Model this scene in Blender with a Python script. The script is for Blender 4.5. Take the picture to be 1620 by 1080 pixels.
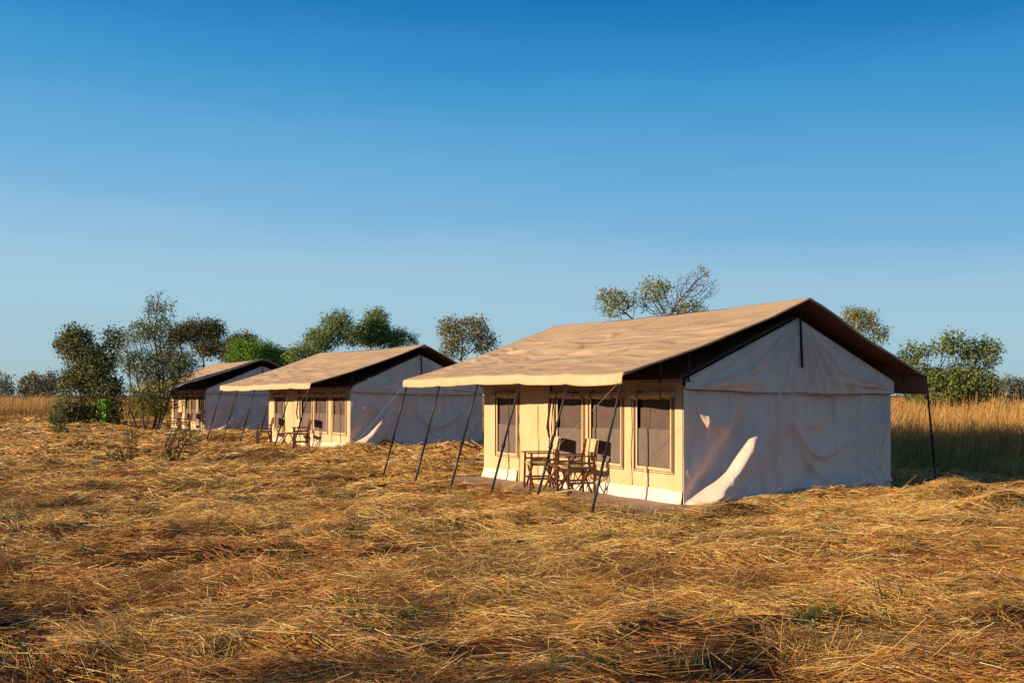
import bpy, math, random
import numpy as np
from mathutils import Vector, Matrix

# ------------------------------------------------------------------ camera, sky, sun, exposure
SC = bpy.context.scene
for o in list(bpy.data.objects):
    bpy.data.objects.remove(o, do_unlink=True)
COL = SC.collection
F_PX, EYE, HOR = 1530.0, 1.70, 625.0          # focal length in photo pixels, eye height, horizon row

cam_d = bpy.data.cameras.new('camera'); cam = bpy.data.objects.new('camera', cam_d); COL.objects.link(cam)
cam_d.sensor_width = 36.0; cam_d.lens = 36.0 * F_PX / 1620.0
cam_d.shift_y = (HOR - 540.0) / 1620.0
cam_d.clip_start = 0.1; cam_d.clip_end = 6000
cam.location = (0, 0, EYE); cam.rotation_euler = (math.radians(90), 0, 0)
SC.camera = cam

SUN_AZ = math.radians(205.0)                   # direction towards the sun, counter-clockwise from +X
SUN_EL = math.radians(13.6)
world = bpy.data.worlds.new('World'); SC.world = world; world.use_nodes = True
wn, wl = world.node_tree.nodes, world.node_tree.links
wn.clear()
w_out = wn.new('ShaderNodeOutputWorld'); w_bg = wn.new('ShaderNodeBackground')
w_sky = wn.new('ShaderNodeTexSky'); w_sky.sky_type = 'NISHITA'; w_sky.sun_disc = False
w_sky.sun_elevation = SUN_EL; w_sky.sun_rotation = SUN_AZ - math.pi / 2
w_sky.air_density = 1.0; w_sky.dust_density = 0.6; w_sky.ozone_density = 3.0; w_sky.altitude = 1200
# clear dry-season sky: deep blue overhead, a thin pale haze layer low down that lies slightly higher to the west
w_tc = wn.new('ShaderNodeTexCoord'); w_dot = wn.new('ShaderNodeVectorMath'); w_dot.operation = 'DOT_PRODUCT'
w_dot.inputs[1].default_value = (.045, .0, 1.0)
w_ramp = wn.new('ShaderNodeValToRGB'); w_ramp.color_ramp.interpolation = 'B_SPLINE'
SKY = [(0, (.36, .50, .56)), (.03, (.355, .535, .62)), (.080, (.355, .565, .69)), (.125, (.325, .54, .71)), (.172, (.20, .455, .70)), (.22, (.135, .410, .685)),
       (.302, (.042, .300, .62)), (.385, (.0, .172, .455)), (.6, (.030, .120, .31)), (1, (.055, .105, .22))]
while len(w_ramp.color_ramp.elements) < len(SKY): w_ramp.color_ramp.elements.new(.5)
for e_, (p_, c_) in zip(w_ramp.color_ramp.elements, SKY): e_.position = p_; e_.color = (*c_, 1)
w_ramp.color_ramp.interpolation = 'LINEAR'
w_scale = wn.new('ShaderNodeVectorMath'); w_scale.operation = 'SCALE'; w_scale.inputs['Scale'].default_value = 5.35
w_mix = wn.new('ShaderNodeMix'); w_mix.data_type = 'RGBA'; w_mix.inputs[0].default_value = 0.06
w_map = wn.new('ShaderNodeMapping'); w_map.inputs['Scale'].default_value = (1.0, 1.0, 7.0); w_map.inputs['Rotation'].default_value = (0, math.radians(3), 0)
w_noise = wn.new('ShaderNodeTexNoise'); w_noise.inputs['Scale'].default_value = 2.6; w_noise.inputs['Detail'].default_value = 5
w_add = wn.new('ShaderNodeMath'); w_add.operation = 'MULTIPLY_ADD'; w_add.inputs[1].default_value = .05
w_sub = wn.new('ShaderNodeMath'); w_sub.operation = 'SUBTRACT'; w_sub.inputs[1].default_value = .025
wl.new(w_tc.outputs['Generated'], w_map.inputs[0]); wl.new(w_map.outputs[0], w_noise.inputs['Vector'])
wl.new(w_noise.outputs['Fac'], w_add.inputs[0]); wl.new(w_dot.outputs['Value'], w_add.inputs[2]); wl.new(w_add.outputs[0], w_sub.inputs[0])
wl.new(w_tc.outputs['Generated'], w_dot.inputs[0]); wl.new(w_sub.outputs[0], w_ramp.inputs[0])
wl.new(w_ramp.outputs[0], w_scale.inputs[0]); wl.new(w_scale.outputs[0], w_mix.inputs[6]); wl.new(w_sky.outputs[0], w_mix.inputs[7])
w_bg.inputs['Strength'].default_value = 0.10
wl.new(w_mix.outputs[2], w_bg.inputs['Color']); wl.new(w_bg.outputs[0], w_out.inputs[0])

sun_d = bpy.data.lights.new('sun', 'SUN'); sun = bpy.data.objects.new('sun', sun_d); COL.objects.link(sun)
sun_d.energy = 4.4; sun_d.angle = math.radians(0.53); sun_d.color = (1.0, 0.79, 0.52)
to_sun = Vector((math.cos(SUN_AZ) * math.cos(SUN_EL), math.sin(SUN_AZ) * math.cos(SUN_EL), math.sin(SUN_EL)))
sun.rotation_euler = to_sun.to_track_quat('Z', 'Y').to_euler()
sun.location = (-30, -14, 12)

SC.view_settings.view_transform = 'Standard'; SC.view_settings.look = 'None'
SC.view_settings.exposure = 0.9; SC.view_settings.gamma = 1.0; SC.view_settings.use_curve_mapping = False
SC.cycles.max_bounces = 4; SC.cycles.diffuse_bounces = 3; SC.cycles.transmission_bounces = 2; SC.cycles.transparent_max_bounces = 4
SC.cycles.use_denoising = True

# ------------------------------------------------------------------ numeric helpers
def sstep(a, b, x):
    t = np.clip((x - a) / (b - a), 0, 1)
    return t * t * (3 - 2 * t)

def _hash(ix, iy, seed):
    n = (ix.astype(np.int64) * 374761393 + iy.astype(np.int64) * 668265263 + seed * 1442695041) & 0xffffffff
    n = ((n ^ (n >> 13)) * 1274126177) & 0xffffffff
    n = (n ^ (n >> 16)) & 0xffffffff
    return n / 4294967295.0

def vnoise(x, y, seed=0):
    x = np.asarray(x, float); y = np.asarray(y, float)
    ix, iy = np.floor(x), np.floor(y)
    fx, fy = x - ix, y - iy
    fx = fx * fx * fx * (fx * (fx * 6 - 15) + 10); fy = fy * fy * fy * (fy * (fy * 6 - 15) + 10)
    a = _hash(ix, iy, seed); b = _hash(ix + 1, iy, seed); c = _hash(ix, iy + 1, seed); d = _hash(ix + 1, iy + 1, seed)
    return (a + (b - a) * fx) * (1 - fy) + (c + (d - c) * fx) * fy

def fbm(x, y, seed=0, octs=4, gain=.5):
    s = 0; a = 1; t = 0
    for k in range(octs):
        s = s + a * (vnoise(x, y, seed + 17 * k) - .5); t += a
        a *= gain; x = x * 2.03 + 3.1; y = y * 2.03 + 1.7
    return s / t * 2                                # about -1..1

# ------------------------------------------------------------------ mesh helpers
def mesh_np(name, v, faces, nper, mats, cols=None, smooth=False, loop_cols=None):
    """v (n,3); faces (m,nper) int array."""
    me = bpy.data.meshes.new(name)
    v = np.asarray(v, np.float32); f = np.asarray(faces, np.int32)
    me.vertices.add(len(v)); me.vertices.foreach_set('co', v.ravel())
    me.loops.add(f.size); me.loops.foreach_set('vertex_index', f.ravel())
    me.polygons.add(len(f))
    me.polygons.foreach_set('loop_start', np.arange(0, f.size, nper, dtype=np.int32))
    me.polygons.foreach_set('loop_total', np.full(len(f), nper, np.int32))
    if smooth: me.polygons.foreach_set('use_smooth', np.ones(len(f), bool))
    if cols is not None:
        at = me.color_attributes.new('Col', 'FLOAT_COLOR', 'POINT')
        c = np.ones((len(v), 4), np.float32); c[:, :3] = cols
        at.data.foreach_set('color', c.ravel())
    me.update(calc_edges=True); me.validate()
    for m in (mats if isinstance(mats, (list, tuple)) else [mats]): me.materials.append(m)
    return me

def put(name, me, parent=None, loc=None, rz=None):
    o = bpy.data.objects.new(name, me); COL.objects.link(o)
    if parent is not None: o.parent = parent
    if loc is not None: o.location = loc
    if rz is not None: o.rotation_euler = (0, 0, rz)
    return o

def tag(o, label=None, cat=None, group=None, kind=None):
    if label: o['label'] = label
    if cat: o['category'] = cat
    if group: o['group'] = group
    if kind: o['kind'] = kind
    return o

def thing(name, label, cat, loc=(0, 0, 0), rz=0, group=None):
    o = bpy.data.objects.new(name, None); COL.objects.link(o)
    o.empty_display_size = .2; o.location = loc; o.rotation_euler = (0, 0, rz)
    return tag(o, label, cat, group)

class MB:
    def __init__(s): s.v = []; s.f = []
    def add(s, vs, fs):
        b = len(s.v); s.v += [tuple(map(float, p)) for p in vs]; s.f += [tuple(i + b for i in q) for q in fs]
        return s
    def box(s, c, d, M=None):
        x, y, z = d[0] / 2, d[1] / 2, d[2] / 2
        P = [Vector((sx * x, sy * y, sz * z)) for sx in (-1, 1) for sy in (-1, 1) for sz in (-1, 1)]
        if M is not None: P = [M @ p for p in P]
        c = Vector(c)
        return s.add([p + c for p in P], [(0, 1, 3, 2), (4, 6, 7, 5), (0, 4, 5, 1), (2, 3, 7, 6), (0, 2, 6, 4), (1, 5, 7, 3)])
    def bar(s, a, b, w, h, up=(0, 0, 1)):
        a, b = Vector(a), Vector(b); d = b - a; L = d.length; d.normalize()
        up = Vector(up); x = d.cross(up)
        if x.length < 1e-4: x = d.cross(Vector((0, 1, 0)))
        x.normalize(); z = x.cross(d)
        M = Matrix((x, d, z)).transposed()
        return s.box((a + b) / 2, (w, L, h), M)
    def tube(s, pts, r, n=8, cap=True):
        pts = [Vector(p) for p in pts]; m = len(pts)
        r = r if isinstance(r, (list, tuple)) else [r] * m
        ref = Vector((.13, .27, .95))
        vs = []
        for i, p in enumerate(pts):
            d = (pts[min(i + 1, m - 1)] - pts[max(i - 1, 0)]).normalized()
            x = d.cross(ref)
            if x.length < .05: x = d.cross(Vector((1, 0, 0)))
            x.normalize(); y = d.cross(x)
            for k in range(n):
                a = 2 * math.pi * k / n
                vs.append(p + (x * math.cos(a) + y * math.sin(a)) * r[i])
        fs = [(i * n + k, i * n + (k + 1) % n, (i + 1) * n + (k + 1) % n, (i + 1) * n + k) for i in range(m - 1) for k in range(n)]
        if cap: fs += [tuple(range(n)), tuple(range((m - 1) * n, m * n))[::-1]]
        return s.add(vs, fs)
    def mesh(s, name, mat, smooth=False, bevel=0):
        me = bpy.data.meshes.new(name); me.from_pydata(s.v, [], s.f); me.update()
        for m in (mat if isinstance(mat, (list, tuple)) else [mat]): me.materials.append(m)
        if smooth: me.polygons.foreach_set('use_smooth', [True] * len(me.polygons))
        return me
    def build(s, name, mat, parent=None, smooth=False, bevel=0):
        o = put(name, s.mesh(name, mat, smooth), parent)
        if bevel:
            m = o.modifiers.new('bevel', 'BEVEL'); m.width = bevel; m.segments = 2; m.limit_method = 'ANGLE'
        return o

def grid_mesh(name, X, Y, Z, mat, smooth=True, skip=None, flip=False):
    """X,Y,Z are (n,m) arrays."""
    n, m = X.shape
    v = np.stack([X.ravel(), Y.ravel(), Z.ravel()], 1)
    idx = np.arange(n * m).reshape(n, m)
    q = np.stack([idx[:-1, :-1], idx[1:, :-1], idx[1:, 1:], idx[:-1, 1:]], -1)
    if flip: q = q[..., ::-1]
    if skip is not None: q = q[~skip]
    return mesh_np(name, v, q.reshape(-1, 4), 4, mat, smooth=smooth)

def solid(o, t, offset=0, mat_off=0):
    m = o.modifiers.new('solid', 'SOLIDIFY'); m.thickness = t; m.offset = offset; m.material_offset = mat_off
    return o

# ------------------------------------------------------------------ materials
def new_mat(name):
    m = bpy.data.materials.new(name); m.use_nodes = True
    nt = m.node_tree; b = nt.nodes['Principled BSDF']
    return m, nt, b

def canvas(name, c1, c2, scale=2.2, weave=True, rough=.85, stain=None, stain_amt=.5, bump=.25, crease=1.0):
    m, nt, b = new_mat(name); N, L = nt.nodes, nt.links
    tc = N.new('ShaderNodeTexCoord')
    n1 = N.new('ShaderNodeTexNoise'); n1.inputs['Scale'].default_value = scale; n1.inputs['Detail'].default_value = 6; n1.inputs['Roughness'].default_value = .62
    L.new(tc.outputs['Object'], n1.inputs['Vector'])
    r = N.new('ShaderNodeValToRGB'); r.color_ramp.elements[0].position = .32; r.color_ramp.elements[1].position = .7
    r.color_ramp.elements[0].color = (*c1, 1); r.color_ramp.elements[1].color = (*c2, 1)
    L.new(n1.outputs['Fac'], r.inputs['Fac'])
    col = r.outputs[0]
    if stain:
        n3 = N.new('ShaderNodeTexNoise'); n3.inputs['Scale'].default_value = scale * 3.1; n3.inputs['Detail'].default_value = 8
        mp = N.new('ShaderNodeMapping'); mp.inputs['Scale'].default_value = (1, 1, .35)
        L.new(tc.outputs['Object'], mp.inputs['Vector']); L.new(mp.outputs[0], n3.inputs['Vector'])
        mr = N.new('ShaderNodeMapRange'); mr.inputs[1].default_value = .52; mr.inputs[2].default_value = .78; mr.inputs[3].default_value = 0; mr.inputs[4].default_value = stain_amt
        L.new(n3.outputs['Fac'], mr.inputs[0])
        mx = N.new('ShaderNodeMix'); mx.data_type = 'RGBA'; L.new(mr.outputs[0], mx.inputs[0]); L.new(col, mx.inputs[6]); mx.inputs[7].default_value = (*stain, 1)
        col = mx.outputs[2]
    L.new(col, b.inputs['Base Color'])
    b.inputs['Roughness'].default_value = rough
    b.inputs['Specular IOR Level'].default_value = .2
    n2 = N.new('ShaderNodeTexNoise'); n2.inputs['Scale'].default_value = 14; n2.inputs['Detail'].default_value = 8; n2.inputs['Roughness'].default_value = .7
    L.new(tc.outputs['Object'], n2.inputs['Vector'])
    n4 = N.new('ShaderNodeTexNoise'); n4.inputs['Scale'].default_value = 3.5; n4.inputs['Detail'].default_value = 3; n4.inputs['Distortion'].default_value = 1.6
    L.new(tc.outputs['Object'], n4.inputs['Vector'])
    sb = N.new('ShaderNodeMath'); sb.operation = 'SUBTRACT'; sb.inputs[1].default_value = .5; L.new(n4.outputs['Fac'], sb.inputs[0])
    ab = N.new('ShaderNodeMath'); ab.operation = 'ABSOLUTE'; L.new(sb.outputs[0], ab.inputs[0])
    ad = N.new('ShaderNodeMath'); ad.operation = 'MULTIPLY_ADD'; ad.inputs[1].default_value = -2.2 * crease; L.new(ab.outputs[0], ad.inputs[0]); L.new(n2.outputs['Fac'], ad.inputs[2])
    bp = N.new('ShaderNodeBump'); bp.inputs['Strength'].default_value = bump * 1.4; bp.inputs['Distance'].default_value = .035
    L.new(ad.outputs[0], bp.inputs['Height']); L.new(bp.outputs[0], b.inputs['Normal'])
    return m

def plain(name, c, rough=.6, metal=0, var=.25, scale=9, spec=.3):
    m, nt, b = new_mat(name); N, L = nt.nodes, nt.links
    tc = N.new('ShaderNodeTexCoord')
    n = N.new('ShaderNodeTexNoise'); n.inputs['Scale'].default_value = scale; n.inputs['Detail'].default_value = 6
    L.new(tc.outputs['Object'], n.inputs['Vector'])
    r = N.new('ShaderNodeValToRGB'); r.color_ramp.elements[0].position = .3; r.color_ramp.elements[1].position = .72
    r.color_ramp.elements[0].color = (*[x * (1 - var) for x in c], 1); r.color_ramp.elements[1].color = (*[min(1, x * (1 + var)) for x in c], 1)
    L.new(n.outputs['Fac'], r.inputs['Fac']); L.new(r.outputs[0], b.inputs['Base Color'])
    b.inputs['Roughness'].default_value = rough; b.inputs['Metallic'].default_value = metal; b.inputs['Specular IOR Level'].default_value = spec
    return m

def leafy(name, trans=.35, rough=.7, spec=.15, inst=.35):
    """colour from the mesh's own per-blade colours, a little lighter or darker per instance"""
    m, nt, b = new_mat(name); N, L = nt.nodes, nt.links
    at = N.new('ShaderNodeAttribute'); at.attribute_name = 'Col'
    oi = N.new('ShaderNodeObjectInfo')
    mr = N.new('ShaderNodeMapRange'); mr.inputs[3].default_value = 1 - inst; mr.inputs[4].default_value = 1 + inst * .7
    L.new(oi.outputs['Random'], mr.inputs[0])
    mu = N.new('ShaderNodeVectorMath'); mu.operation = 'SCALE'
    L.new(at.outputs['Color'], mu.inputs[0]); L.new(mr.outputs[0], mu.inputs['Scale'])
    L.new(mu.outputs[0], b.inputs['Base Color'])
    b.inputs['Roughness'].default_value = rough; b.inputs['Specular IOR Level'].default_value = spec
    if trans > 0:
        tr = N.new('ShaderNodeBsdfTranslucent'); L.new(mu.outputs[0], tr.inputs['Color'])
        mx = N.new('ShaderNodeMixShader'); mx.inputs[0].default_value = trans
        L.new(b.outputs[0], mx.inputs[1]); L.new(tr.outputs[0], mx.inputs[2])
        L.new(mx.outputs[0], N['Material Output'].inputs['Surface'])
    return m

M = {}
M['fly'] = canvas('fly canvas', (.43, .285, .172), (.50, .335, .205), .8, stain=(.38, .25, .155), stain_amt=.3, crease=.25)
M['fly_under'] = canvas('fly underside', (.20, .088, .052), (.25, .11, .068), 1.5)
M['hem'] = canvas('hem canvas', (.47, .32, .185), (.55, .385, .23), 2)
M['cream'] = canvas('cream canvas', (.53, .35, .192), (.60, .405, .228), 1.6, stain=(.46, .31, .155), stain_amt=.45, bump=.15)
M['grey'] = canvas('grey canvas', (.72, .525, .42), (.80, .60, .49), 1.4, stain=(.58, .40, .30), stain_amt=.45, crease=.3, bump=.2)
M['skirt'] = canvas('white pvc skirt', (.64, .56, .44), (.74, .67, .54), 2.5, stain=(.42, .31, .19), stain_amt=.6, rough=.6)
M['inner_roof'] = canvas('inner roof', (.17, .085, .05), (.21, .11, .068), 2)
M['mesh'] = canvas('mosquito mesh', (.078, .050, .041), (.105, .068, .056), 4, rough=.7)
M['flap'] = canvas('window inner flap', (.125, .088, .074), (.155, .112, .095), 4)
M['curtain'] = canvas('curtain cloth', (.30, .25, .23), (.36, .30, .28), 4)
M['piping'] = plain('dark piping', (.06, .04, .03), .7)
M['steel'] = plain('dark painted steel', (.032, .032, .036), .45, .35, .5, 30)
M['black'] = plain('black webbing', (.012, .011, .012), .7)
M['rope'] = plain('pale rope', (.38, .31, .22), .9)
M['wood'] = plain('reddish varnished wood', (.13, .045, .02), .42, 0, .5, 22, .4)
M['chair_cloth'] = canvas('chair canvas', (.42, .33, .17), (.49, .39, .21), 6)
M['sheet'] = canvas('groundsheet', (.35, .225, .155), (.46, .31, .22), 1.8, stain=(.26, .155, .095), stain_amt=.8, rough=.65, bump=.5)
M['bark'] = plain('grey bark', (.085, .062, .046), .9, 0, .45, 20, .1)
M['bark_dark'] = plain('dark bark', (.045, .033, .026), .9, 0, .45, 20, .1)
M['leaf'] = leafy('leaves', .3)
M['straw'] = leafy('straw', .18, .6, .25)
M['tall'] = leafy('tall dry grass', .35, .6, .2, .25)
M['blue'] = plain('blue plastic', (.02, .06, .55), .35)

# ------------------------------------------------------------------ layout: where the three tents stand
W, LEN = 4.86, 6.2
TENTS = [dict(p=(2.62, 14.86), a=31.05), dict(p=(-4.9, 29.2), a=36.5), dict(p=(-13.0, 41.0), a=32.0)]
for t in TENTS:
    a = math.radians(t['a']); t['rz'] = a; t['ex'] = (math.cos(a), math.sin(a)); t['ey'] = (-math.sin(a), math.cos(a))

def to_local(t, X, Y):
    dx, dy = X - t['p'][0], Y - t['p'][1]
    return dx * t['ex'][0] + dy * t['ex'][1], dx * t['ey'][0] + dy * t['ey'][1]

def to_world(t, x, y):
    return t['p'][0] + x * t['ex'][0] + y * t['ey'][0], t['p'][1] + x * t['ex'][1] + y * t['ey'][1]

def rect_dist(x, y, x0, x1, y0, y1):
    dx = np.maximum(np.maximum(x0 - x, x - x1), 0); dy = np.maximum(np.maximum(y0 - y, y - y1), 0)
    return np.hypot(dx, dy)

MOUNDS = []   # x, y, radius, height
def mound_px(px, py, r, h, dz=0):
    Yd = F_PX * (EYE - dz) / (py - HOR); MOUNDS.append(((px - 810) / F_PX * Yd, Yd, r, h))
for a in [(1310, 792, .45, .13), (1230, 800, .4, .10), (1175, 806, .35, .08), (1385, 795, .4, .12), (1520, 800, .55, .30), (1600, 815, .6, .25), (1450, 803, .4, .10),
          (590, 712, .8, .34), (570, 722, .6, .22), (640, 718, .7, .16), (700, 716, .8, .2), (735, 722, .6, .3),
          (60, 745, .6, .22), (480, 716, .5, .05), (700, 742, .8, .15), (880, 806, .5, .07), (830, 800, .5, .06),
          (120, 712, .6, .2), (330, 700, .7, .2)]:
    mound_px(*a)

def height(X, Y):
    X = np.asarray(X, float); Y = np.asarray(Y, float)
    wx, wy = X + .5 * fbm(X * .4, Y * .4, 91, 2), Y + .5 * fbm(X * .4 + 9, Y * .4, 92, 2)
    h = .10 * fbm(wx * .30, wy * .42, 5, 3) + .085 * fbm(wx * .8, wy * 1.25, 6, 3) + .085 * fbm(X * 2.2, Y * 3.2, 8, 2)
    h = h + .045
    h = h + .22 * sstep(28, 46, Y) * sstep(-7, -13, X)
    flat = np.ones_like(h)
    for t in TENTS:
        x, y = to_local(t, X, Y)
        d = rect_dist(x, y, -1.35, W + .05, -.25 , LEN)
        flat = flat * sstep(.0, 1.3, d)
    h = h * flat
    for (mx, my, r, mh) in MOUNDS:
        d2 = ((X - mx) / (r * 1.5)) ** 2 + ((Y - my) / r) ** 2
        h = h + mh * np.exp(-d2 * 1.6) * (1 + .35 * fbm(X * 3, Y * 3, 31, 2))
    return h * np.exp(-(np.hypot(X, Y) / 400) ** 2)

def hz(x, y): return float(height(np.array([x]), np.array([y]))[0])

def px_at(px, py, dist):
    """world x and height of the photo point at a given depth"""
    return (px - 810) / F_PX * dist, EYE - (py - HOR) * dist / F_PX

# ------------------------------------------------------------------ ground
def axis(lo, hi, fine_lo, fine_hi, step, grow=1.18):
    a = list(np.arange(fine_lo, fine_hi + 1e-6, step)); s = step
    while a[-1] < hi: s *= grow; a.append(a[-1] + s)
    s = step; b = []
    c = fine_lo
    while c > lo: s *= grow; c -= s; b.append(c)
    return np.array(b[::-1] + a)
gx = axis(-3000, 3000, -16, 13, .10); gy = axis(-300, 4000, 3.5, 32, .10)
GX, GY = np.meshgrid(gx, gy, indexing='ij')
m, nt, b = new_mat('straw thatch'); N, L = nt.nodes, nt.links
tc = N.new('ShaderNodeTexCoord')
n1 = N.new('ShaderNodeTexNoise'); n1.inputs['Scale'].default_value = .8; n1.inputs['Detail'].default_value = 8; n1.inputs['Roughness'].default_value = .7
mp = N.new('ShaderNodeMapping'); mp.inputs['Scale'].default_value = (6, 16, 8)
n2 = N.new('ShaderNodeTexNoise'); n2.inputs['Scale'].default_value = 2.5; n2.inputs['Detail'].default_value = 6; n2.inputs['Distortion'].default_value = 1.2
L.new(tc.outputs['Object'], n1.inputs['Vector']); L.new(tc.outputs['Object'], mp.inputs[0]); L.new(mp.outputs[0], n2.inputs['Vector'])
r1 = N.new('ShaderNodeValToRGB'); r1.color_ramp.elements[0].color = (.04, .017, .008, 1); r1.color_ramp.elements[1].color = (.20, .09, .03, 1)
r1.color_ramp.elements[0].position = .35; r1.color_ramp.elements[1].position = .75
L.new(n2.outputs['Fac'], r1.inputs[0])
r2 = N.new('ShaderNodeValToRGB'); r2.color_ramp.elements[0].color = (.5, .42, .38, 1); r2.color_ramp.elements[1].color = (1, 1, 1, 1)
r2.color_ramp.elements[0].position = .35; r2.color_ramp.elements[1].position = .62
L.new(n1.outputs['Fac'], r2.inputs[0])
mx = N.new('ShaderNodeMix'); mx.data_type = 'RGBA'; mx.blend_type = 'MULTIPLY'; mx.inputs[0].default_value = 1
L.new(r1.outputs[0], mx.inputs[6]); L.new(r2.outputs[0], mx.inputs[7]); L.new(mx.outputs[2], b.inputs['Base Color'])
b.inputs['Roughness'].default_value = .95; b.inputs['Specular IOR Level'].default_value = .1
bp = N.new('ShaderNodeBump'); bp.inputs['Strength'].default_value = .8; bp.inputs['Distance'].default_value = .04
L.new(n2.outputs['Fac'], bp.inputs['Height']); L.new(bp.outputs[0], b.inputs['Normal'])
M['thatch'] = m
tag(put('ground', grid_mesh('ground', GX, GY, height(GX, GY), M['thatch'])), kind='structure')

# ------------------------------------------------------------------ the tents
WINDOWS = [(.26, 1.11), (1.53, 2.40), (2.65, 3.45), (4.89, 5.65)]
WZ0, WZ1 = .54, 1.63
WALL, PEAK, RIDGE = 1.95, 2.98, 3.30
FY0, FY1, FX0, FX1 = -.40, 7.05, -1.45, 5.35
POLE_Y = [-.33, 1.02, 2.45, 3.90, 5.42, 6.95]

def eave_z(y, seed):
    """front edge of the fly: hangs a little between the poles"""
    y = np.asarray(y, float); s = np.zeros_like(y)
    for a, b in zip(POLE_Y[:-1], POLE_Y[1:]):
        k = (y > a) & (y <= b); tt = (y - a) / (b - a)
        s = np.where(k, -.014 * 4 * tt * (1 - tt), s)
    return 2.035 + s + .022 * np.sin(y * .85 + seed) + .010 * fbm(y * 1.1, y * 0 + 3, seed, 2)

def fly_z(x, y, seed):
    x = np.asarray(x, float); y = np.asarray(y, float)
    rz = RIDGE - .045 * np.sin(np.pi * np.clip((y - FY0) / (FY1 - FY0), 0, 1)) + .008 * fbm(y * 2, y * 0, seed, 2)
    tf = np.clip((x - FX0) / (W / 2 - FX0), 0, 1); tb = np.clip((FX1 - x) / (FX1 - W / 2), 0, 1)
    ef, eb = eave_z(y, seed), 2.07 + .015 * np.sin(y * 2)
    front = ef + (rz - ef) * tf - .06 * np.sin(np.pi * tf) - .03 * np.sin(np.pi * tf) * np.sin(np.pi * (y - FY0) / (FY1 - FY0))
    back = eb + (rz - eb) * tb - .05 * np.sin(np.pi * tb)
    z = np.where(x < W / 2, front, back)
    amp = np.where(x < W / 2, np.sin(np.pi * np.clip(tf, 0, 1)) ** .6, np.sin(np.pi * np.clip(tb, 0, 1)) ** .6)
    wy = y + .25 * fbm(x * 1.3, y * .9, seed + 3, 2)
    wr = fbm(x * 3.6 + .9 * fbm(x * .8, wy * .8, seed + 4, 2), wy * .75, seed + 5, 3)
    cr = 1 - np.abs(fbm(x * 2.3 + .8 * fbm(x * .7, wy * .7, seed + 14, 2), wy * .30 + .30 * x, seed + 15, 2)) * 2.2
    cr2 = 1 - np.abs(fbm(x * 4.2 - .5 * wy, wy * .55, seed + 16, 2)) * 2.2
    low = sstep(1.05, .25, tf); amp = amp * sstep(FY0 - .12, FY0 + .7, y) * sstep(FY1 + .12, FY1 - .7, y)
    z = z + amp * ((.013 + .022 * low) * wr + (.010 + .036 * low) * np.clip(cr, 0, .8) + (.006 + .016 * low) * np.clip(cr2, 0, .8)) + .03 * amp * fbm(x * .9, y * .7, seed + 6, 2)
    # short puckers running in from the front edge at each pole
    for p in POLE_Y:
        z = z + .008 * np.exp(-((y - p) / .12) ** 2) * np.exp(-((x - FX0) / .5) ** 2)
    return z

def fold(dist, left, right):
    return np.where(dist < 0, np.exp(-(dist / left) ** 2), np.exp(-(dist / right) ** 2))

def cusp(d, w, w2=None):
    """sharp-crested fold of cloth, optionally wider on the far side"""
    w2 = w2 or w; e = .018
    a = np.sqrt(d * d + e * e) - e
    return np.exp(-a / np.where(d < 0, w, w2))

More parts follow.
